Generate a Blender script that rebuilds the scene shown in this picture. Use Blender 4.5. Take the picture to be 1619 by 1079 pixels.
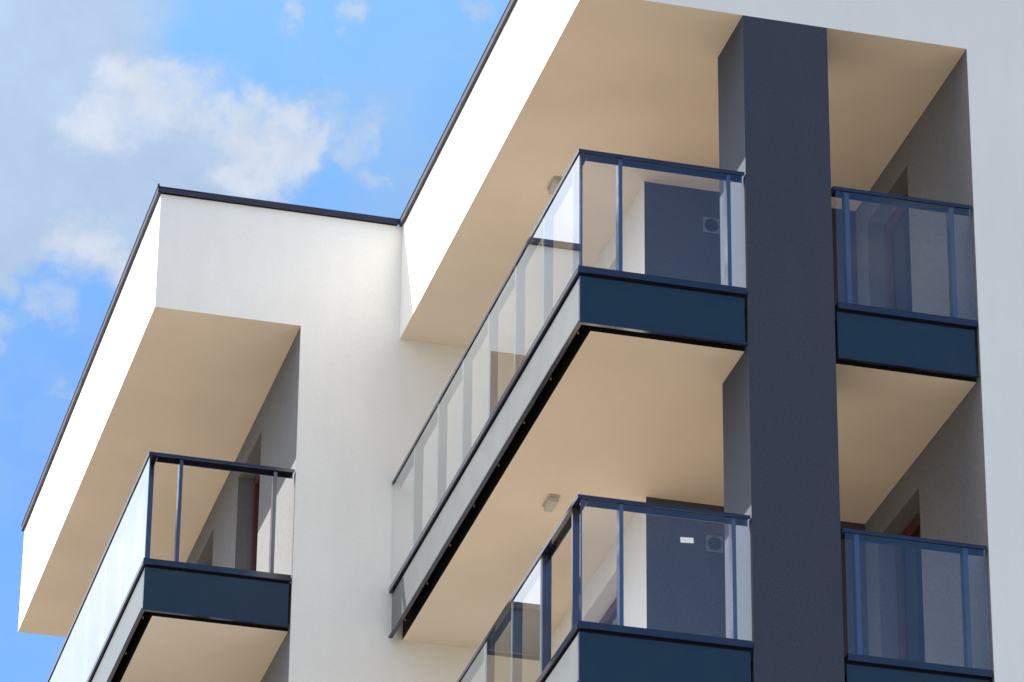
import bpy, bmesh, math, random
from mathutils import Matrix, Vector
R = math.radians
S = bpy.context.scene
for _o in list(bpy.data.objects):
    bpy.data.objects.remove(_o)
G = 4.155                      # height of the survey origin above the ground

# ------------------------------------------------------------------ camera
cd = bpy.data.cameras.new('camera'); cam = bpy.data.objects.new('camera', cd); S.collection.objects.link(cam)
r_ = Vector((0.96603683, -0.25825678, 0.0087338)); u_ = Vector((-0.12756373, -0.44722708, 0.88527704)); f_ = Vector((0.2247228, 0.85632434, 0.46498203))
M = Matrix((r_, u_, -f_)).transposed().to_4x4()
M.translation = Vector((-9.69167779, -29.71936457, -2.45477004 + G))
cam.matrix_world = M
cd.sensor_fit = 'HORIZONTAL'; cd.sensor_width = 36.0; cd.lens = 7202.58 / 1619 * 36
cd.clip_start = 0.5; cd.clip_end = 3000
S.camera = cam

# ------------------------------------------------------------------ light
SUN_EL = math.atan2(1.0, math.hypot(1.005, 0.385)); SUN_ROT = math.atan2(-1.005, 0.385)
SKY_STRENGTH = 0.11
SUN_STRENGTH = 4.25
EXPOSURE = 1.35
sun_dir = Vector((-1.005, 0.385, 1.0)).normalized()
sd = bpy.data.lights.new('sun', 'SUN'); sun = bpy.data.objects.new('sun', sd); S.collection.objects.link(sun)
sd.energy = SUN_STRENGTH; sd.angle = R(0.5); sd.color = (1.0, 0.95, 0.88)
sun.rotation_euler = sun_dir.to_track_quat('Z', 'Y').to_euler(); sun.location = (-20, 5, 60)
S.view_settings.view_transform = 'Standard'; S.view_settings.look = 'None'
S.view_settings.exposure = EXPOSURE; S.view_settings.gamma = 1.0; S.view_settings.use_curve_mapping = False

W = bpy.data.worlds.new('World'); S.world = W; W.use_nodes = True
nt = W.node_tree; N = nt.nodes; L = nt.links
bg = N['Background']; bg.inputs['Strength'].default_value = SKY_STRENGTH
sky = N.new('ShaderNodeTexSky'); sky.sky_type = 'NISHITA'; sky.sun_disc = False
sky.sun_elevation = SUN_EL; sky.sun_rotation = SUN_ROT
sky.air_density = 1.0; sky.dust_density = 0.6; sky.ozone_density = 1.6
tc = N.new('ShaderNodeTexCoord')
nrm = N.new('ShaderNodeVectorMath'); nrm.operation = 'NORMALIZE'; L.new(tc.outputs['Generated'], nrm.inputs[0])
DIR = nrm.outputs[0]
def wmath(op, a, b=None, c=None, clamp=False):
    n = N.new('ShaderNodeMath'); n.operation = op; n.use_clamp = clamp
    for i, v in enumerate((a, b, c)):
        if v is None: continue
        if isinstance(v, (int, float)): n.inputs[i].default_value = v
        else: L.new(v, n.inputs[i])
    return n.outputs[0]
def wnoise(vec, scale, detail, rough=0.55, dist=0.0):
    n = N.new('ShaderNodeTexNoise'); n.inputs['Scale'].default_value = scale; n.inputs['Detail'].default_value = detail
    n.inputs['Roughness'].default_value = rough; n.inputs['Distortion'].default_value = dist
    L.new(vec, n.inputs['Vector']); return n
def wmap(v, a, b, c=0.0, d=1.0, smooth=True):
    n = N.new('ShaderNodeMapRange'); n.interpolation_type = 'SMOOTHSTEP' if smooth else 'LINEAR'
    L.new(v, n.inputs['Value'])
    for k, x in zip(('From Min', 'From Max', 'To Min', 'To Max'), (a, b, c, d)): n.inputs[k].default_value = x
    return n.outputs[0]
# ragged cloud banks: slightly warped soft masses + fractal noise
def warped(scale, amp, src):
    w = wnoise(DIR, scale, 6, 0.6); a = N.new('ShaderNodeVectorMath'); a.operation = 'SUBTRACT'; L.new(w.outputs['Color'], a.inputs[0]); a.inputs[1].default_value = (.5, .5, .5)
    b = N.new('ShaderNodeVectorMath'); b.operation = 'MULTIPLY_ADD'; L.new(a.outputs[0], b.inputs[0]); b.inputs[1].default_value = (amp, amp, amp); L.new(src, b.inputs[2]); return b.outputs[0]
WD = warped(70.0, 0.024, DIR)
def blob(c, r):
    d = N.new('ShaderNodeVectorMath'); d.operation = 'DISTANCE'; L.new(WD, d.inputs[0]); d.inputs[1].default_value = c
    return wmap(d.outputs['Value'], 0.0, r * 1.25, 1.0, 0.0)
def blobs(lst):
    acc = None
    for c, r in lst:
        b = blob(c, r); acc = b if acc is None else wmath('ADD', acc, wmath('MULTIPLY', b, wmath('SUBTRACT', 1.0, acc)))
    return acc
BODY = [((0.1010, 0.8479, 0.5205), 0.0319), ((0.1222, 0.8428, 0.5242), 0.0264), ((0.1115, 0.8554, 0.5057), 0.0278), ((0.1290, 0.8523, 0.5068), 0.0208), ((0.1268, 0.8598, 0.4947), 0.0236), ((0.1411, 0.8550, 0.4990), 0.0181), ((0.1548, 0.8530, 0.4985), 0.0153), ((0.1522, 0.8591, 0.4887), 0.0153), ((0.1642, 0.8506, 0.4995), 0.0111), ((0.1153, 0.8693, 0.4806), 0.0153), ((0.1398, 0.8656, 0.4808), 0.0125), ((0.1310, 0.8645, 0.4852), 0.0139), ((0.1137, 0.8736, 0.4732), 0.0083)]
PUFF = [((0.1320, 0.8478, 0.5135), 0.0079), ((0.1397, 0.8471, 0.5128), 0.0104), ((0.1491, 0.8477, 0.5090), 0.0104), ((0.1619, 0.8476, 0.5054), 0.0095), ((0.1688, 0.8468, 0.5044), 0.0104), ((0.1754, 0.8471, 0.5017), 0.0070), ((0.1679, 0.8484, 0.5020), 0.0104), ((0.1294, 0.8537, 0.5044), 0.0104), ((0.1405, 0.8682, 0.4759), 0.0086), ((0.1305, 0.8680, 0.4791), 0.0104), ((0.1630, 0.8541, 0.4940), 0.0079)]
WISP = [((0.1865, 0.8432, 0.5041), 0.0083), ((0.1864, 0.8453, 0.5008), 0.0069), ((0.1791, 0.8398, 0.5126), 0.0097), ((0.1816, 0.8307, 0.5263), 0.0056), ((0.1669, 0.8345, 0.5252), 0.0056), ((0.2080, 0.8226, 0.5292), 0.0083), ((0.1919, 0.8471, 0.4955), 0.0056), ((0.1768, 0.8446, 0.5053), 0.0083), ((0.1721, 0.8507, 0.4967), 0.0083), ((0.1274, 0.8722, 0.4722), 0.0069), ((0.1294, 0.8742, 0.4680), 0.0083), ((0.1228, 0.8760, 0.4664), 0.0069), ((0.1305, 0.8830, 0.4508), 0.0069), ((0.1153, 0.8792, 0.4623), 0.0069), ((0.1178, 0.8807, 0.4587), 0.0056)]
body, puff, wisp = blobs(BODY), blobs(PUFF), blobs(WISP)
n1 = wmath('SUBTRACT', wnoise(DIR, 60.0, 10, 0.62).outputs['Fac'], 0.5)
n2 = wmath('SUBTRACT', wnoise(DIR, 150.0, 8, 0.6).outputs['Fac'], 0.5)
rag = wmath('ADD', wmath('MULTIPLY', n1, 1.0), wmath('MULTIPLY', n2, 0.45))
sep = N.new('ShaderNodeSeparateXYZ'); L.new(DIR, sep.inputs[0])
# broad cloud cover towards the sun's side of the sky, thinner unseen cloud behind the camera added to light the front walls
side = wmath('MULTIPLY', wmap(sep.outputs['X'], 0.06, -0.16), wmap(sep.outputs['Y'], -0.5, 0.3))
big = wnoise(DIR, 5.0, 9, 0.58, 0.2)
cover = wmath('ADD', wmath('ADD', wmath('MULTIPLY', side, 0.34), wmath('MULTIPLY', wmap(sep.outputs['Y'], 0.3, -0.2), 0.14)), big.outputs['Fac'])
clr = N.new('ShaderNodeVectorMath'); clr.operation = 'DISTANCE'; L.new(DIR, clr.inputs[0]); clr.inputs[1].default_value = (0.22, -0.86, 0.46)
open_ = wmath('MULTIPLY', wmap(sep.outputs['Y'], 0.55, 0.2), wmap(clr.outputs['Value'], 0.25, 0.5))
cover = wmath('MULTIPLY', wmap(cover, 0.50, 0.86), wmath('MAXIMUM', side, open_))
d1 = wmap(wmath('ADD', body, wmath('MULTIPLY', rag, 0.7)), 0.05, 0.85)
d2 = wmath('MULTIPLY', wmap(wmath('ADD', puff, wmath('MULTIPLY', rag, 0.7)), -0.05, 1.15), wmap(puff, 0.0, 0.2))
d3 = wmath('MULTIPLY', wmath('MULTIPLY', wmap(wmath('ADD', wisp, wmath('MULTIPLY', rag, 1.5)), 0.30, 1.25), wmap(wisp, 0.0, 0.4)), 0.75)
near = wmap(body, 0.0, 0.25)
dens = wmath('MAXIMUM', wmath('MAXIMUM', wmath('MULTIPLY', wmath('MULTIPLY', d1, 0.86), near), wmath('MULTIPLY', d2, 0.85)), wmath('MULTIPLY', d3, 0.8))
veil = wmath('MULTIPLY', wmap(wnoise(DIR, 22.0, 8, 0.6).outputs['Fac'], 0.42, 0.80), 0.42)
dens = wmath('MAXIMUM', dens, veil)
dens = wmath('MAXIMUM', dens, cover, clamp=True)
dsun = N.new('ShaderNodeVectorMath'); dsun.operation = 'DOT_PRODUCT'; L.new(DIR, dsun.inputs[0]); dsun.inputs[1].default_value = sun_dir
glow = wmap(dsun.outputs['Value'], 0.40, 0.95, 1.0, 3.0)
bright = wmath('MAXIMUM', wmath('MULTIPLY', d2, 1.0), wmath('MULTIPLY', d3, 0.7), clamp=True)
glow = wmath('MULTIPLY', glow, wmap(sep.outputs['Y'], 0.3, -0.2, 1.0, 1.42))  # cloud behind the camera made brighter to lift the front walls
lum = wmath('MULTIPLY', glow, wmath('ADD', 1.0, wmath('MULTIPLY', n1, 0.35)))
base = N.new('ShaderNodeMixRGB'); L.new(wmath('MAXIMUM', wmath('MAXIMUM', wmath('MULTIPLY', bright, 0.70), wmath('MULTIPLY', side, 0.6)), wmap(sep.outputs['Y'], 0.3, -0.2)), base.inputs[0]); base.inputs[1].default_value = (1.62, 2.02, 2.60, 1); base.inputs[2].default_value = (2.90, 2.88, 2.95, 1)
ccol = N.new('ShaderNodeVectorMath'); ccol.operation = 'SCALE'; L.new(base.outputs[0], ccol.inputs[0]); L.new(lum, ccol.inputs['Scale'])
skyb = N.new('ShaderNodeMixRGB'); skyb.blend_type = 'MULTIPLY'; skyb.inputs[0].default_value = 1.0
tint = N.new('ShaderNodeMixRGB'); L.new(wmap(sep.outputs['Z'], 0.44, 0.54), tint.inputs[0]); tint.inputs[1].default_value = (0.50, 0.71, 0.90, 1); tint.inputs[2].default_value = (0.78, 1.02, 1.04, 1)
tint2 = N.new('ShaderNodeMixRGB'); L.new(wmap(sep.outputs['Z'], 0.56, 0.75), tint2.inputs[0]); L.new(tint.outputs[0], tint2.inputs[1]); tint2.inputs[2].default_value = (1.05, 1.0, 1.0, 1)
L.new(sky.outputs[0], skyb.inputs[1]); tint3 = N.new('ShaderNodeMixRGB'); L.new(wmap(clr.outputs['Value'], 0.25, 0.7), tint3.inputs[0]); L.new(tint2.outputs[0], tint3.inputs[2]); tint3.inputs[1].default_value = (0.42, 0.72, 1.02, 1)
L.new(tint3.outputs[0], skyb.inputs[2])
mixc = N.new('ShaderNodeMixRGB'); L.new(dens, mixc.inputs[0]); L.new(skyb.outputs[0], mixc.inputs[1]); L.new(ccol.outputs[0], mixc.inputs[2])
L.new(mixc.outputs[0], bg.inputs['Color'])

# ------------------------------------------------------------------ materials
def plaster(name, col, mott=0.035, grain=0.05, bump=0.25, gscale=140.0, rough=0.92, spec=0.25, streak=0.0):
    m = bpy.data.materials.new(name); m.use_nodes = True
    t = m.node_tree; n = t.nodes; l = t.links; b = n['Principled BSDF']
    b.inputs['Roughness'].default_value = rough; b.inputs['Specular IOR Level'].default_value = spec
    c = n.new('ShaderNodeTexCoord')
    a = n.new('ShaderNodeTexNoise'); a.inputs['Scale'].default_value = 0.9; a.inputs['Detail'].default_value = 6; l.new(c.outputs['Object'], a.inputs['Vector'])
    g = n.new('ShaderNodeTexNoise'); g.inputs['Scale'].default_value = gscale; g.inputs['Detail'].default_value = 3; l.new(c.outputs['Object'], g.inputs['Vector'])
    mp = n.new('ShaderNodeMapping'); mp.inputs['Scale'].default_value = (1, 1, 0.16); l.new(c.outputs['Object'], mp.inputs['Vector'])
    s = n.new('ShaderNodeTexNoise'); s.inputs['Scale'].default_value = 7.0; s.inputs['Detail'].default_value = 5; l.new(mp.outputs[0], s.inputs['Vector'])
    def mr(o, lo, hi):
        q = n.new('ShaderNodeMapRange'); l.new(o, q.inputs['Value']); q.inputs['From Min'].default_value = 0.3; q.inputs['From Max'].default_value = 0.7
        q.inputs['To Min'].default_value = lo; q.inputs['To Max'].default_value = hi; return q.outputs[0]
    def mul(x, y):
        q = n.new('ShaderNodeMath'); q.operation = 'MULTIPLY'; l.new(x, q.inputs[0]); l.new(y, q.inputs[1]); return q.outputs[0]
    f = mul(mul(mr(a.outputs['Fac'], 1 - mott, 1 + mott), mr(g.outputs['Fac'], 1 - grain, 1 + grain)), mr(s.outputs['Fac'], 1 - streak, 1 + streak))
    v = n.new('ShaderNodeVectorMath'); v.operation = 'SCALE'; v.inputs[0].default_value = col; l.new(f, v.inputs['Scale'])
    l.new(v.outputs[0], b.inputs['Base Color'])
    bp = n.new('ShaderNodeBump'); bp.inputs['Strength'].default_value = bump; bp.inputs['Distance'].default_value = 0.004
    l.new(g.outputs['Fac'], bp.inputs['Height']); l.new(bp.outputs[0], b.inputs['Normal'])
    return m
def metal(name, col, rough=0.35, spec=0.5, coat=0.0, var=0.08):
    m = bpy.data.materials.new(name); m.use_nodes = True
    t = m.node_tree; n = t.nodes; l = t.links; b = n['Principled BSDF']
    b.inputs['Specular IOR Level'].default_value = spec; b.inputs['Coat Weight'].default_value = coat; b.inputs['Coat Roughness'].default_value = 0.06
    c = n.new('ShaderNodeTexCoord'); a = n.new('ShaderNodeTexNoise'); a.inputs['Scale'].default_value = 5.0; a.inputs['Detail'].default_value = 6
    l.new(c.outputs['Object'], a.inputs['Vector'])
    q = n.new('ShaderNodeMapRange'); l.new(a.outputs['Fac'], q.inputs['Value']); q.inputs['From Min'].default_value = .3; q.inputs['From Max'].default_value = .7
    q.inputs['To Min'].default_value = 1 - var; q.inputs['To Max'].default_value = 1 + var
    v = n.new('ShaderNodeVectorMath'); v.operation = 'SCALE'; v.inputs[0].default_value = col; l.new(q.outputs[0], v.inputs['Scale']); l.new(v.outputs[0], b.inputs['Base Color'])
    q2 = n.new('ShaderNodeMapRange'); l.new(a.outputs['Fac'], q2.inputs['Value']); q2.inputs['From Min'].default_value = .3; q2.inputs['From Max'].default_value = .7
    q2.inputs['To Min'].default_value = rough * 0.85; q2.inputs['To Max'].default_value = rough * 1.15; l.new(q2.outputs[0], b.inputs['Roughness'])
    return m
def glass(name, tint=(0.90, 0.935, 0.945), ior=1.5, mult=1.9, haze=0.0):
    m = bpy.data.materials.new(name); m.use_nodes = True
    t = m.node_tree; n = t.nodes; l = t.links; n.remove(n['Principled BSDF']); out = n['Material Output']
    tr = n.new('ShaderNodeBsdfTransparent'); tr.inputs[0].default_value = (*tint, 1)
    gl = n.new('ShaderNodeBsdfGlossy'); gl.inputs['Roughness'].default_value = 0.0; gl.inputs['Color'].default_value = (0.97, 0.99, 1, 1)
    fr = n.new('ShaderNodeFresnel'); fr.inputs['IOR'].default_value = ior
    geo = n.new('ShaderNodeNewGeometry')
    a = n.new('ShaderNodeMath'); a.operation = 'MULTIPLY'; a.use_clamp = True; l.new(fr.outputs[0], a.inputs[0]); a.inputs[1].default_value = mult
    b = n.new('ShaderNodeMath'); b.operation = 'SUBTRACT'; b.inputs[0].default_value = 1.0; l.new(geo.outputs['Backfacing'], b.inputs[1])
    c = n.new('ShaderNodeMath'); c.operation = 'MULTIPLY'; l.new(a.outputs[0], c.inputs[0]); l.new(b.outputs[0], c.inputs[1])
    wh = n.new('ShaderNodeMixRGB'); l.new(geo.outputs['Backfacing'], wh.inputs[0]); wh.inputs[1].default_value = (*tint, 1); wh.inputs[2].default_value = (1, 1, 1, 1)
    l.new(wh.outputs[0], tr.inputs[0])
    mx = n.new('ShaderNodeMixShader'); l.new(c.outputs[0], mx.inputs[0]); l.new(tr.outputs[0], mx.inputs[1]); l.new(gl.outputs[0], mx.inputs[2])
    last = mx.outputs[0]
    if haze:                                   # thin film of dust and water marks on the pane
        df = n.new('ShaderNodeBsdfDiffuse'); df.inputs[0].default_value = (0.75, 0.78, 0.8, 1)
        tcn = n.new('ShaderNodeTexCoord'); mp = n.new('ShaderNodeMapping'); mp.inputs['Scale'].default_value = (1, 1, 0.12); l.new(tcn.outputs['Object'], mp.inputs[0])
        nz = n.new('ShaderNodeTexNoise'); nz.inputs['Scale'].default_value = 14; nz.inputs['Detail'].default_value = 6; l.new(mp.outputs[0], nz.inputs[0])
        q = n.new('ShaderNodeMapRange'); l.new(nz.outputs['Fac'], q.inputs['Value']); q.inputs['From Min'].default_value = .35; q.inputs['From Max'].default_value = .75
        q.inputs['To Min'].default_value = haze * 0.4; q.inputs['To Max'].default_value = haze * 1.6
        h = n.new('ShaderNodeMath'); h.operation = 'MULTIPLY'; l.new(q.outputs[0], h.inputs[0]); l.new(b.outputs[0], h.inputs[1])
        m2 = n.new('ShaderNodeMixShader'); l.new(h.outputs[0], m2.inputs[0]); l.new(last, m2.inputs[1]); l.new(df.outputs[0], m2.inputs[2]); last = m2.outputs[0]
    l.new(last, out.inputs['Surface'])
    return m
WHITE = plaster('white_plaster', (0.805, 0.788, 0.735), mott=0.022, grain=0.03, bump=0.25, gscale=80, streak=0.014)
SOFF = plaster('soffit_plaster', (0.82, 0.73, 0.605), mott=0.05, grain=0.035, bump=0.25, gscale=70)
GREY = plaster('grey_plaster', (0.160, 0.164, 0.170), mott=0.04, grain=0.16, bump=0.7, gscale=60)
SIDEG = plaster('blue_grey_plaster', (0.046, 0.056, 0.078), mott=0.03, grain=0.15, bump=0.6, gscale=60, rough=0.75, spec=0.4)
NAVY = plaster('navy_plaster', (0.044, 0.050, 0.070), mott=0.06, grain=0.22, bump=0.8, gscale=70, streak=0.03, rough=0.85, spec=0.35)
DARKW = plaster('dark_grey_plaster', (0.083, 0.077, 0.085), mott=0.06, grain=0.16, bump=0.6, gscale=60)
FLOOR = plaster('balcony_floor_tiles', (0.42, 0.33, 0.25), mott=0.05, grain=0.05, bump=0.1)
MEMB = metal('black_membrane_and_shade', (0.010, 0.009, 0.011), rough=0.7, spec=0.2)  # slab edge membrane; also the black shade strips under the base rails
RAIL = metal('navy_powder_coat', (0.016, 0.020, 0.040), rough=0.10, spec=0.6, var=0.12)
POSTM = metal('post_coat', (0.050, 0.056, 0.088), rough=0.14, spec=0.7, var=0.1)
PANEL = metal('navy_laminate', (0.008, 0.025, 0.044), rough=0.32, spec=0.42, coat=0.0, var=0.05)
SIDEP = metal('side_laminate', (0.088, 0.097, 0.10), rough=0.35, spec=0.5, var=0.04)  # paler and greyer than the navy front panels
COPE = metal('coping_sheet', (0.026, 0.026, 0.045), rough=0.55, spec=0.35)
FRAME = metal('red_brown_frame', (0.080, 0.022, 0.016), rough=0.4)
STEEL = metal('bolt_steel', (0.22, 0.22, 0.19), rough=0.5)
LAMPW = metal('lamp_plastic', (0.52, 0.51, 0.48), rough=0.5)
VENTG = metal('vent_plastic', (0.20, 0.20, 0.215), rough=0.5)
VENTD = metal('vent_dark', (0.03, 0.033, 0.045), rough=0.7)
PAPER = metal('paper', (0.86, 0.87, 0.85), rough=0.8, var=0.03)
_t = PAPER.node_tree; _b = _t.nodes['Principled BSDF']; _tr = _t.nodes.new('ShaderNodeBsdfTranslucent'); _tr.inputs[0].default_value = (.9, .9, .88, 1)
_mx = _t.nodes.new('ShaderNodeMixShader'); _mx.inputs[0].default_value = 0.5; _t.links.new(_b.outputs[0], _mx.inputs[1]); _t.links.new(_tr.outputs[0], _mx.inputs[2]); _t.links.new(_mx.outputs[0], _t.nodes['Material Output'].inputs[0])
CURT = plaster('curtain_cloth', (0.10, 0.07, 0.10), grain=0.1)
GEDGE = metal('glass_edge', (0.62, 0.70, 0.68), rough=0.3)
GLASS = glass('rail_glass', haze=0.009)
WGLASS = glass('window_glass', tint=(0.45, 0.5, 0.55), ior=1.55, mult=1.7)
ROOFM = plaster('roof_membrane', (0.12, 0.12, 0.125))
GROUND = plaster('ground_paving', (0.16, 0.135, 0.105), mott=0.12, grain=0.1, gscale=20)

# ------------------------------------------------------------------ helpers
class MB:
    def __init__(s): s.v = []; s.f = []
    def quad(s, *p):
        i = len(s.v); s.v += [(a, b, c + G) for a, b, c in p]; s.f.append(tuple(range(i, i + len(p)))); return s
    def box(s, x0, x1, y0, y1, z0, z1, skip=''):
        P = lambda a, b, c: ((x0, x1)[a], (y0, y1)[b], (z0, z1)[c])
        F = {'l': (P(0,1,0), P(0,0,0), P(0,0,1), P(0,1,1)), 'r': (P(1,0,0), P(1,1,0), P(1,1,1), P(1,0,1)),
             'f': (P(0,0,0), P(1,0,0), P(1,0,1), P(0,0,1)), 'k': (P(1,1,0), P(0,1,0), P(0,1,1), P(1,1,1)),
             'b': (P(0,1,0), P(1,1,0), P(1,0,0), P(0,0,0)), 't': (P(0,0,1), P(1,0,1), P(1,1,1), P(0,1,1))}
        for k, q in F.items():
            if k not in skip: s.quad(*q)
        return s
    def cyl(s, c, axis, r, h, n=20):
        ring = []
        for e in (0, h):
            pts = []
            for i in range(n):
                a = 2 * math.pi * i / n; ca, sa = r * math.cos(a), r * math.sin(a)
                if axis == 'Z': pts.append((c[0] + ca, c[1] + sa, c[2] + e))
                elif axis == 'Y': pts.append((c[0] + ca, c[1] + e, c[2] + sa))
                else: pts.append((c[0] + e, c[1] + ca, c[2] + sa))
            ring.append(pts)
        for i in range(n):
            j = (i + 1) % n; s.quad(ring[0][i], ring[0][j], ring[1][j], ring[1][i])
        s.quad(*ring[0][::-1]); s.quad(*ring[1]); return s
    def build(s, name, mat, parent=None, bevel=0.0, base=(0, 0, 0), label=None, fix=False):
        me = bpy.data.meshes.new(name)
        me.from_pydata([(a - base[0], b - base[1], c - base[2]) for a, b, c in s.v], [], s.f)
        bm = bmesh.new(); bm.from_mesh(me)
        bmesh.ops.remove_doubles(bm, verts=bm.verts, dist=1e-5)
        if fix: bmesh.ops.recalc_face_normals(bm, faces=bm.faces)
        if bevel:
            es = [e for e in bm.edges if len(e.link_faces) == 2 and e.calc_face_angle(0) > 0.7]
            bmesh.ops.bevel(bm, geom=es, offset=bevel, segments=2, affect='EDGES', clamp_overlap=True)
        bm.to_mesh(me); bm.free(); me.materials.append(mat)
        o = bpy.data.objects.new(name, me); S.collection.objects.link(o); o.location = base
        if parent: o.parent = parent
        if label: o['label'] = label
        return o
def tag(o, label=None, cat=None, group=None, kind=None):
    for k, v in (('label', label), ('category', cat), ('group', group), ('kind', kind)):
        if v: o[k] = v
    return o
def empty(name, loc):
    o = bpy.data.objects.new(name, None); S.collection.objects.link(o); o.location = loc; return o

# ------------------------------------------------------------------ ground
mb = MB(); mb.quad((-600, -600, -G), (600, -600, -G), (600, 600, -G), (-600, 600, -G))
tag(mb.build('ground', GROUND), kind='structure')

# ------------------------------------------------------------------ building
B = empty('apartment_building', (0, 0, 0))
tag(B, 'white plastered apartment building with navy pillar and glass balconies under deep roof overhangs', 'building')
XA, XW, X2, XR, XE, XPR = -3.603, -2.255, -1.327, 1.907, 13.0, 0.710
F1, YD, YB, YE, YPB = 6.192, 2.802, 13.67, 14.0, 0.681
ZT, ZS, ZG = 18.085, 16.915, -G
ZFS, ZFT = 13.918, 14.36                      # soffit and floor level of the top storey's balconies
STOREYS = (0, -3.0, -6.0)

def wall_x(name, X, y0, y1, z0, z1, holes, mat, depth=0.15):
    """left-facing wall in the plane x = X with openings and their reveals"""
    ys = sorted({y0, y1, *[h[0] for h in holes], *[h[1] for h in holes]})
    zs = sorted({z0, z1, *[h[2] for h in holes], *[h[3] for h in holes]})
    m = MB()
    for a, b in zip(ys, ys[1:]):
        for c, d in zip(zs, zs[1:]):
            cy, cz = (a + b) / 2, (c + d) / 2
            if any(h[0] < cy < h[1] and h[2] < cz < h[3] for h in holes): continue
            m.quad((X, b, c), (X, a, c), (X, a, d), (X, b, d))
    for h in holes:
        a, b, c, d = h; e = X + depth + 0.10
        m.quad((X, a, c), (e, a, c), (e, a, d), (X, a, d))          # near jamb
        m.quad((e, b, c), (X, b, c), (X, b, d), (e, b, d))          # far jamb, seen from the front
        m.quad((X, a, d), (e, a, d), (e, b, d), (X, b, d))          # head
        m.quad((X, b, c), (e, b, c), (e, a, c), (X, a, c))          # sill
    return m.build(name, mat, B, fix=False)
def window(X, h, curtain=False):
    a, b, c, d = h; x0, x1, w = X + 0.15, X + 0.21, 0.075
    m = MB()
    m.box(x0, x1, a + .002, a + w, c + .002, d - .002); m.box(x0, x1, b - w, b - .002, c + .002, d - .002)
    m.box(x0, x1, a + w, b - w, d - w, d - .002); m.box(x0, x1, a + w, b - w, c + .002, c + w)
    f = m.build('balcony_door', FRAME, B, bevel=0.004)
    m = MB(); m.box(x0 - .012, x0 + .03, a + w + .01, a + w + .055, c + w, d - w); m.box(x0 - .012, x0 + .03, b - w - .055, b - w - .01, c + w, d - w)
    m.box(x0 - .012, x0 + .03, a + w + .055, b - w - .055, d - w - .05, d - w - .005); m.build('sash', FRAME, f, bevel=0.003)
    MB().box(x0 + .015, x0 + .03, a + w + .055, b - w - .055, c + w, d - w - .05).build('pane', WGLASS, f)
    if curtain:
        m = MB(); n = 60
        P = [(x0 + .14 + .03 * math.sin(i * 1.35) + .012 * math.sin(i * 3.1), b - .02 - (b - a - .04) * i / n) for i in range(n + 1)]
        for p, q in zip(P, P[1:]): m.quad((p[0], p[1], c), (q[0], q[1], c), (q[0], q[1], d), (p[0], p[1], d))
        m.build('curtain', CURT, f)
    return f

# front wall (right wing), facing the street
m = MB()
m.quad((XR, 0, ZG), (XE, 0, ZG), (XE, 0, ZS), (XR, 0, ZS))
m.quad((X2, 0, ZS), (XE, 0, ZS), (XE, 0, ZT), (X2, 0, ZT))
m.quad((XE, 0, ZG), (XE, YE, ZG), (XE, YE, ZT), (XE, 0, ZT))
m.build('front_wall', WHITE, B)
# left cheek of the big roof overhang
m = MB(); m.quad((X2, F1, ZS), (X2, 0, ZS), (X2, 0, ZT), (X2, F1, ZT)); m.build('roof_cheek', WHITE, B)
# rear wing wall
m = MB()
m.quad((XW, F1, ZG), (0.25, F1, ZG), (0.25, F1, ZS), (XW, F1, ZS))
m.quad((XA, F1, ZS), (X2, F1, ZS), (X2, F1, ZT), (XA, F1, ZT))
m.build('rear_wing_wall', WHITE, B)
m = MB(); m.quad((XA, YB, ZS), (XA, F1, ZS), (XA, F1, ZT), (XA, YB, ZT)); m.quad((XW, YB, ZS), (XA, YB, ZS), (XA, YB, ZT), (XW, YB, ZT))
m.quad((XE, YB, ZG), (XW, YB, ZG), (XW, YB, ZT), (XE, YB, ZT)); m.build('roof_cheek', WHITE, B)
# soffits
m = MB(); m.quad((X2, F1, ZS), (XR, F1, ZS), (XR, 0, ZS), (X2, 0, ZS)); m.build('soffit', SOFF, B)
m = MB(); m.quad((XA, YB, ZS), (XW, YB, ZS), (XW, F1, ZS), (XA, F1, ZS)); m.build('soffit', SOFF, B)
# roof deck
m = MB(); m.quad((X2 + .02, .02, ZT - .06), (XE, .02, ZT - .06), (XE, YB, ZT - .06), (X2 + .02, YB, ZT - .06)); m.quad((XA + .02, F1 + .02, ZT - .06), (X2 + .02, F1 + .02, ZT - .06), (X2 + .02, YB, ZT - .06), (XA + .02, YB, ZT - .06)); m.build('roof_deck', ROOFM, B)
# copings: sheet with an outer drip lip and a small upstand
def coping_x(X, y0, y1):
    m = MB(); o = X - 0.030
    m.box(o, o + .006, y0, y1, ZT, ZT + .060); m.box(o + .006, X + .36, y0, y1, ZT + .045, ZT + .051)
    m.box(o - .006, o + .002, y0, y1, ZT + .060, ZT + .066); m.box(o + .006, o + .026, y0, y1, ZT + .0, ZT + .005)
    y = y0 + 1.9
    while y < y1 - .3:
        m.box(o - .0025, o - .0002, y, y + .05, ZT + .001, ZT + .059); y += 2.0
    return m.build('coping', COPE, B)
coping_x(XA, F1 - .036, YB + .03); coping_x(X2, -.036, F1 - .0)
m = MB(); o = F1 - .030
m.box(XA - .03, X2 - .030, o - .006, o, ZT, ZT + .060); m.box(XA - .024, X2 - .03, o, F1 + .36, ZT + .0512, ZT + .0572); m.box(XA - .036, XA - .02, o - .008, o + .012, ZT + .060, ZT + .085)
m.build('coping', COPE, B)
m = MB(); m.box(X2 - .024, XE, -.036, -.030, ZT, ZT + .060); m.box(X2 - .024, XE, -.03, .36, ZT + .0512, ZT + .0572); m.build('coping', COPE, B)

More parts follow.
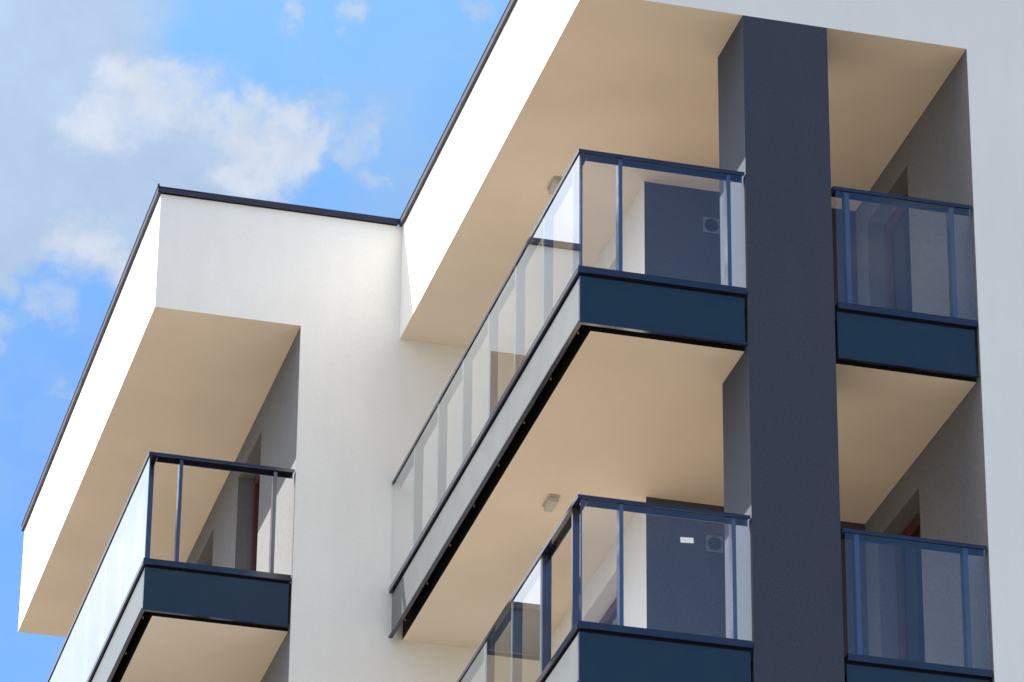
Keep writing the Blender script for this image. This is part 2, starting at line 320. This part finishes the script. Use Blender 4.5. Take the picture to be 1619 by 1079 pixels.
# navy pillar and dark recessed wall
m = MB(); m.quad((0, 0, ZG), (XPR, 0, ZG), (XPR, 0, ZS), (0, 0, ZS)); p = m.build('pillar', NAVY, B)
m = MB(); m.quad((0, YPB, ZG), (0, 0, ZG), (0, 0, ZS), (0, YPB, ZS)); m.quad((XPR, 0, ZG), (XPR, YPB, ZG), (XPR, YPB, ZS), (XPR, 0, ZS)); m.quad((XPR, YPB, ZG), (0, YPB, ZG), (0, YPB, ZS), (XPR, YPB, ZS))
m.build('cheek', SIDEG, p)
m = MB(); m.quad((0, YD, ZG), (XR + .3, YD, ZG), (XR + .3, YD, ZS), (0, YD, ZS)); m.build('recessed_wall', DARKW, B)

H1 = [(7.83, 8.886, ZFT + s, 16.642 + s) for s in STOREYS] + [(10.05, 11.10, ZFT + s, 16.642 + s) for s in STOREYS]
wall_x('loggia_wall', XW, F1, YB, ZG, ZS, H1, GREY)
for h in H1: window(XW, h)
H2 = [(3.47, 4.95, ZFT + s, 16.642 + s) for s in STOREYS]
wall_x('balcony_wall', 0.0, YD, F1, ZG, ZS, H2, WHITE)
for h in H2: window(0.0, h, True)
H3 = [(1.48, 2.50, ZFT + s, 16.642 + s) for s in STOREYS]
wall_x('loggia_wall', XR, 0.0, YD, ZG, ZS, H3, GREY)
for h in H3: window(XR, h)

# ------------------------------------------------------------------ balconies
HT, BT, BB, FB = 15.454, 14.415, 14.357, 13.918   # handrail top, base rail top and bottom, fascia flange bottom
CW = 0.08                                       # handrail channel depth
def rail_run(m, axis, o, a, b, dz, end_lo=True):
    """inverted U channel; axis 'Y' = runs along y at outer x = o, 'X' = runs along x at outer y = o"""
    def bx(u0, u1, z0, z1):
        if axis == 'Y': m.box(o + u0, o + u1, a, b, z0 + dz, z1 + dz)
        else: m.box(a, b, o + u0, o + u1, z0 + dz, z1 + dz)
    bx(0, CW, HT - .007, HT); bx(0, .005, HT - .030, HT - .0072); bx(CW - .006, CW, HT - .056, HT - .0072)
def base_run(m, axis, o, a, b, dz):
    def bx(u0, u1, z0, z1):
        if axis == 'Y': m.box(o + u0, o + u1, a, b, z0 + dz, z1 + dz)
        else: m.box(a, b, o + u0, o + u1, z0 + dz, z1 + dz)
    bx(.000, .085, BT - .034, BT); bx(-.005, .085, BB, BT - .0345)
def panel_run(m, axis, o, a, b, dz):
    def bx(u0, u1, z0, z1):
        if axis == 'Y': m.box(o + u0, o + u1, a, b, z0 + dz, z1 + dz)
        else: m.box(a, b, o + u0, o + u1, z0 + dz, z1 + dz)
    bx(.020, .032, FB + .0105, BB - .024)
def flange_run(m, axis, o, a, b, dz):
    if axis == 'Y': m.box(o - .002, o + .034, a, b, FB + dz, FB + .010 + dz)
    else: m.box(a, b, o - .002, o + .034, FB + dz, FB + .010 + dz)
def edge(o, first):
    me = o.data; me.materials.append(GEDGE)
    for p in me.polygons:
        if abs(p.normal.y) > .9 and not (first and p.normal.y < 0): p.material_index = 1
def slab(X0, X1, Y0, Y1, dz, name='balcony', label=None):
    """X0/Y0: outer slab edges"""
    m = MB(); m.quad((X0, Y1, ZFS + dz), (X1, Y1, ZFS + dz), (X1, Y0, ZFS + dz), (X0, Y0, ZFS + dz))
    part = m.build(name, SOFF, B, label=label)
    m = MB(); m.quad((X0, Y0, ZFT + dz), (X1, Y0, ZFT + dz), (X1, Y1, ZFT + dz), (X0, Y1, ZFT + dz)); m.build('floor', FLOOR, part)
    return part
def corner_balcony(XO, YO, XI, YI, XSB, YSB, dz, posts_y, posts_x, joints, missing_side=False, missing_front=False, x_end=None, label=None, inner=None):
    """balcony with a glazed left side (outer x = XO) and front (outer y = YO); XI right end, YI rear end"""
    part = slab(XSB, XI, YSB, YI, dz, label=label)
    # dark edge of the slab and closed top of the slot
    m = MB(); m.quad((XSB, YI, ZFS + dz), (XSB, YSB, ZFS + dz), (XSB, YSB, ZFT + dz), (XSB, YI, ZFT + dz)); m.quad((XSB, YSB, ZFS + dz), (XI, YSB, ZFS + dz), (XI, YSB, ZFT + dz), (XSB, YSB, ZFT + dz))
    m.box(XO + .0325, XO + .0338, YO + .0325, YI - .03, BB - .05 + dz, BB - .002 + dz); m.box(XO + .034, XI - .03, YO + .0325, YO + .0338, BB - .05 + dz, BB - .002 + dz)  # black strips put in as the shade in the gap under the base rail
    m.box(XO + .034, XSB + .02, YO + .034, YI - .003, ZFT - .10 + dz, ZFT - .008 + dz); m.box(XSB + .021, XI - .002, YO + .034, YSB + .02, ZFT - .10 + dz, ZFT - .008 + dz)
    m.build('membrane_and_gap_shade', MEMB, part)
    xe = XI - .012
    m = MB(); rail_run(m, 'Y', XO, YO, YI - .004, dz); rail_run(m, 'X', YO, XO + CW + .0005, xe, dz)
    m.box(XO + .0052, XO + CW, YO + .0004, YO + .005, HT - .030 + dz, HT - .0074 + dz)
    m.build('handrail', RAIL, part)
    m = MB(); base_run(m, 'Y', XO, YO, YI - .004, dz); base_run(m, 'X', YO, XO + .0855, xe, dz); m.build('base_rail', RAIL, part)
    m = MB(); panel_run(m, 'Y', XO, YO + .020, YI - .03, dz); m.build('fascia_panel', SIDEP, part, label='grey side panel'); m = MB(); panel_run(m, 'X', YO, XO + .0325, xe - .012, dz); pn = m.build('fascia_panel', PANEL, part)
    m = MB(); m.box(XO + .0165, XO + .0195, YO + .017, YO + .055, FB + .011 + dz, BB - .024 + dz); m.box(XO + .020, XO + .055, YO + .0165, YO + .0195, FB + .011 + dz, BB - .024 + dz)
    m.build('corner_trim', PANEL, part)
    m = MB(); flange_run(m, 'Y', XO, YO - .002, YI - .012, dz); flange_run(m, 'X', YO, XO + .0345, xe, dz); m.build('flange', RAIL, part)
    for k in range(9):
        y = YO + .18 + .80 * k
        if y > YI - .2: break
        MB().cyl((XO + .05, y, FB - .004 + dz), 'Z', .007, .018, 10).build('bolt', STEEL, part)
    gx0, gx1 = XO + .009, XO + .019
    for y in posts_y: MB().box(XO + .0195, XO + .092, y, y + .038, BT + dz, HT - .009 + dz).build('post', POSTM, part, bevel=.003)
    for x in posts_x: MB().box(x, x + .032, YO + .0195, YO + .100, BT + dz, HT - .009 + dz).build('post', POSTM, part, bevel=.003)
    ys = [YO + .009] + joints + [YI - .01]
    for i, (a, b) in enumerate(zip(ys, ys[1:])):
        if missing_side and i == 0: continue
        MB().box(gx0, gx1, a + (.005 if i else 0), b - .005, BT - .01 + dz, HT - .012 + dz).build('glass_pane', GLASS, part); edge(S.collection.objects[-1], i == 0)
    if not missing_front:
        MB().box(XO + .021, xe - .006, YO + .009, YO + .019, BT - .01 + dz, HT - .012 + dz).build('glass_pane', GLASS, part)
    return part
P2 = [0.20 + .862 * k for k in range(7)]; J2 = [1.085 + .862 * k for k in range(6)]
for k, dz in enumerate((0.0, -3.0)):
    pt = corner_balcony(-1.371, -.010, 0.0, F1, -1.241, .108, dz, P2, [-1.041, -.155], J2, missing_side=(k == 1),
        label=('upper corner balcony with all its glass panes' if k == 0 else 'lower corner balcony with one side pane missing'))
    m = MB(); a, b = .108, YD
    for z, fl in ((ZFS, 0), (ZFT, 1)):
        for (x0, x1, y0, y1) in ((0.0, XPR, YPB, YD),):
            q = [(x0, y0, z + dz), (x1, y0, z + dz), (x1, y1, z + dz), (x0, y1, z + dz)]
            (m if not fl else (m_f := MB())).quad(*(q if fl else q[::-1]))
    m.build('passage_soffit', SOFF, pt); m_f.build('passage_floor', FLOOR, pt)
P1 = [F1 + .21 + .862 * k for k in range(9)]; J1 = [F1 + 1.09 + .862 * k for k in range(8)]
corner_balcony(-3.590, F1 - .012, XW, YB, -3.470, F1 + .100, 0.0, P1, [-3.306, -2.452], J1, missing_front=True, label='rear balcony whose front has no glass')

def loggia(dz, k):
    X0, X1, YO = XPR, XR, .006
    part = slab(X0, X1, .108, YD, dz, 'loggia_balcony', 'upper loggia balcony right of the pillar' if k == 0 else 'lower loggia balcony right of the pillar')
    m = MB(); m.quad((X0, .108, ZFS + dz), (X1, .108, ZFS + dz), (X1, .108, ZFT + dz), (X0, .108, ZFT + dz)); m.box(X0 + .03, X1 - .03, YO + .0325, YO + .0338, BB - .05 + dz, BB - .002 + dz); m.box(X0 + .01, X1 - .01, YO + .034, .12, ZFT - .10 + dz, ZFT - .008 + dz)  # slab edge, black strip painting shade under the base rail, slot top
    m.build('membrane_and_gap_shade', MEMB, part)
    a, b = X0 + .022, X1 - .012
    m = MB(); rail_run(m, 'X', YO, a, b, dz); m.box(a - .005, a - .0002, YO + .003, YO + CW, HT - .050 + dz, HT - .001 + dz); m.build('handrail', RAIL, part)
    m = MB(); base_run(m, 'X', YO, a + .012, b, dz); m.build('base_rail', RAIL, part)
    m = MB(); panel_run(m, 'X', YO, a + .006, b - .014, dz); m.build('fascia_panel', PANEL, part)
    m = MB(); flange_run(m, 'X', YO, a, b, dz); m.build('flange', RAIL, part)
    for x in (.829, 1.706): MB().box(x, x + .040, YO + .0195, YO + .092, BT + dz, HT - .009 + dz).build('post', POSTM, part, bevel=.003)
    MB().box(a + .016, b - .008, YO + .009, YO + .019, BT - .01 + dz, HT - .012 + dz).build('glass_pane', GLASS, part)
for k, dz in enumerate((0.0, -3.0)): loggia(dz, k)

# ------------------------------------------------------------------ lamps, vents, paper label
for k, (x, y, z, lab) in enumerate(((-.725, 3.03, ZS, 'small white box lamp on the roof soffit above the upper corner balcony'),
                                    (-.735, 3.08, ZFS, 'small white box lamp on the underside of the upper corner balcony'))):
    t = tag(empty('ceiling_lamp', (x, y, z + G)), lab, 'lamp', 'box lamps on the balcony ceilings')
    m = MB(); m.box(x - .045, x + .045, y - .115, y + .115, z - .018, z - .001)
    o = m.build('housing', LAMPW, None, bevel=.003, base=(x, y, z + G)); o.parent = t; o.location = (0, 0, 0)
    m = MB(); m.box(x - .037, x + .037, y - .105, y + .105, z - .062, z - .0185)
    o = m.build('diffuser', LAMPW, None, bevel=.005, base=(x, y, z + G)); o.parent = t; o.location = (0, 0, 0)
for k, (x, z, lab) in enumerate(((.594, 16.570, 'square vent with round grille behind the upper corner balcony glass'),
                                 (.586, 13.560, 'square vent with round grille behind the lower corner balcony glass'))):
    t = tag(empty('wall_vent', (x, YD, z + G)), lab, 'vent', 'round grille vents in the dark walls')
    base = (x, YD, z + G)
    def part(m, n, mt, bev=0):
        o = m.build(n, mt, None, bevel=bev, base=base); o.parent = t; o.location = (0, 0, 0)
    part(MB().box(x - .074, x + .074, YD - .014, YD - .001, z - .074, z + .074), 'plate', VENTG, .004)
    part(MB().cyl((x, YD - .0165, z), 'Y', .062, .002, 32), 'opening', VENTD)
    m = MB()
    for j in range(-3, 4):
        zz = z + j * .0165; hw = math.sqrt(max(.060 ** 2 - (j * .0165) ** 2, 0))
        m.quad((x - hw, YD - .026, zz - .004), (x + hw, YD - .026, zz - .004), (x + hw, YD - .017, zz + .0045), (x - hw, YD - .017, zz + .0045))
        m.quad((x - hw, YD - .017, zz + .0015), (x + hw, YD - .017, zz + .0015), (x + hw, YD - .026, zz - .007), (x - hw, YD - .026, zz - .007))
    part(m, 'grille', VENTG)
m = MB(); x0, x1, z0, z1, y = -.565, -.461, 12.163, 12.208, -.010 + .0085
m.box(x0, x1, y - .001, y, z0, z1)
o = m.build('paper_label', PAPER, base=((x0 + x1) / 2, y, z0 + G)); o.rotation_euler = (0, R(-4), 0)
tag(o, 'small blank white paper label stuck on the glass of the lower corner balcony', 'label')
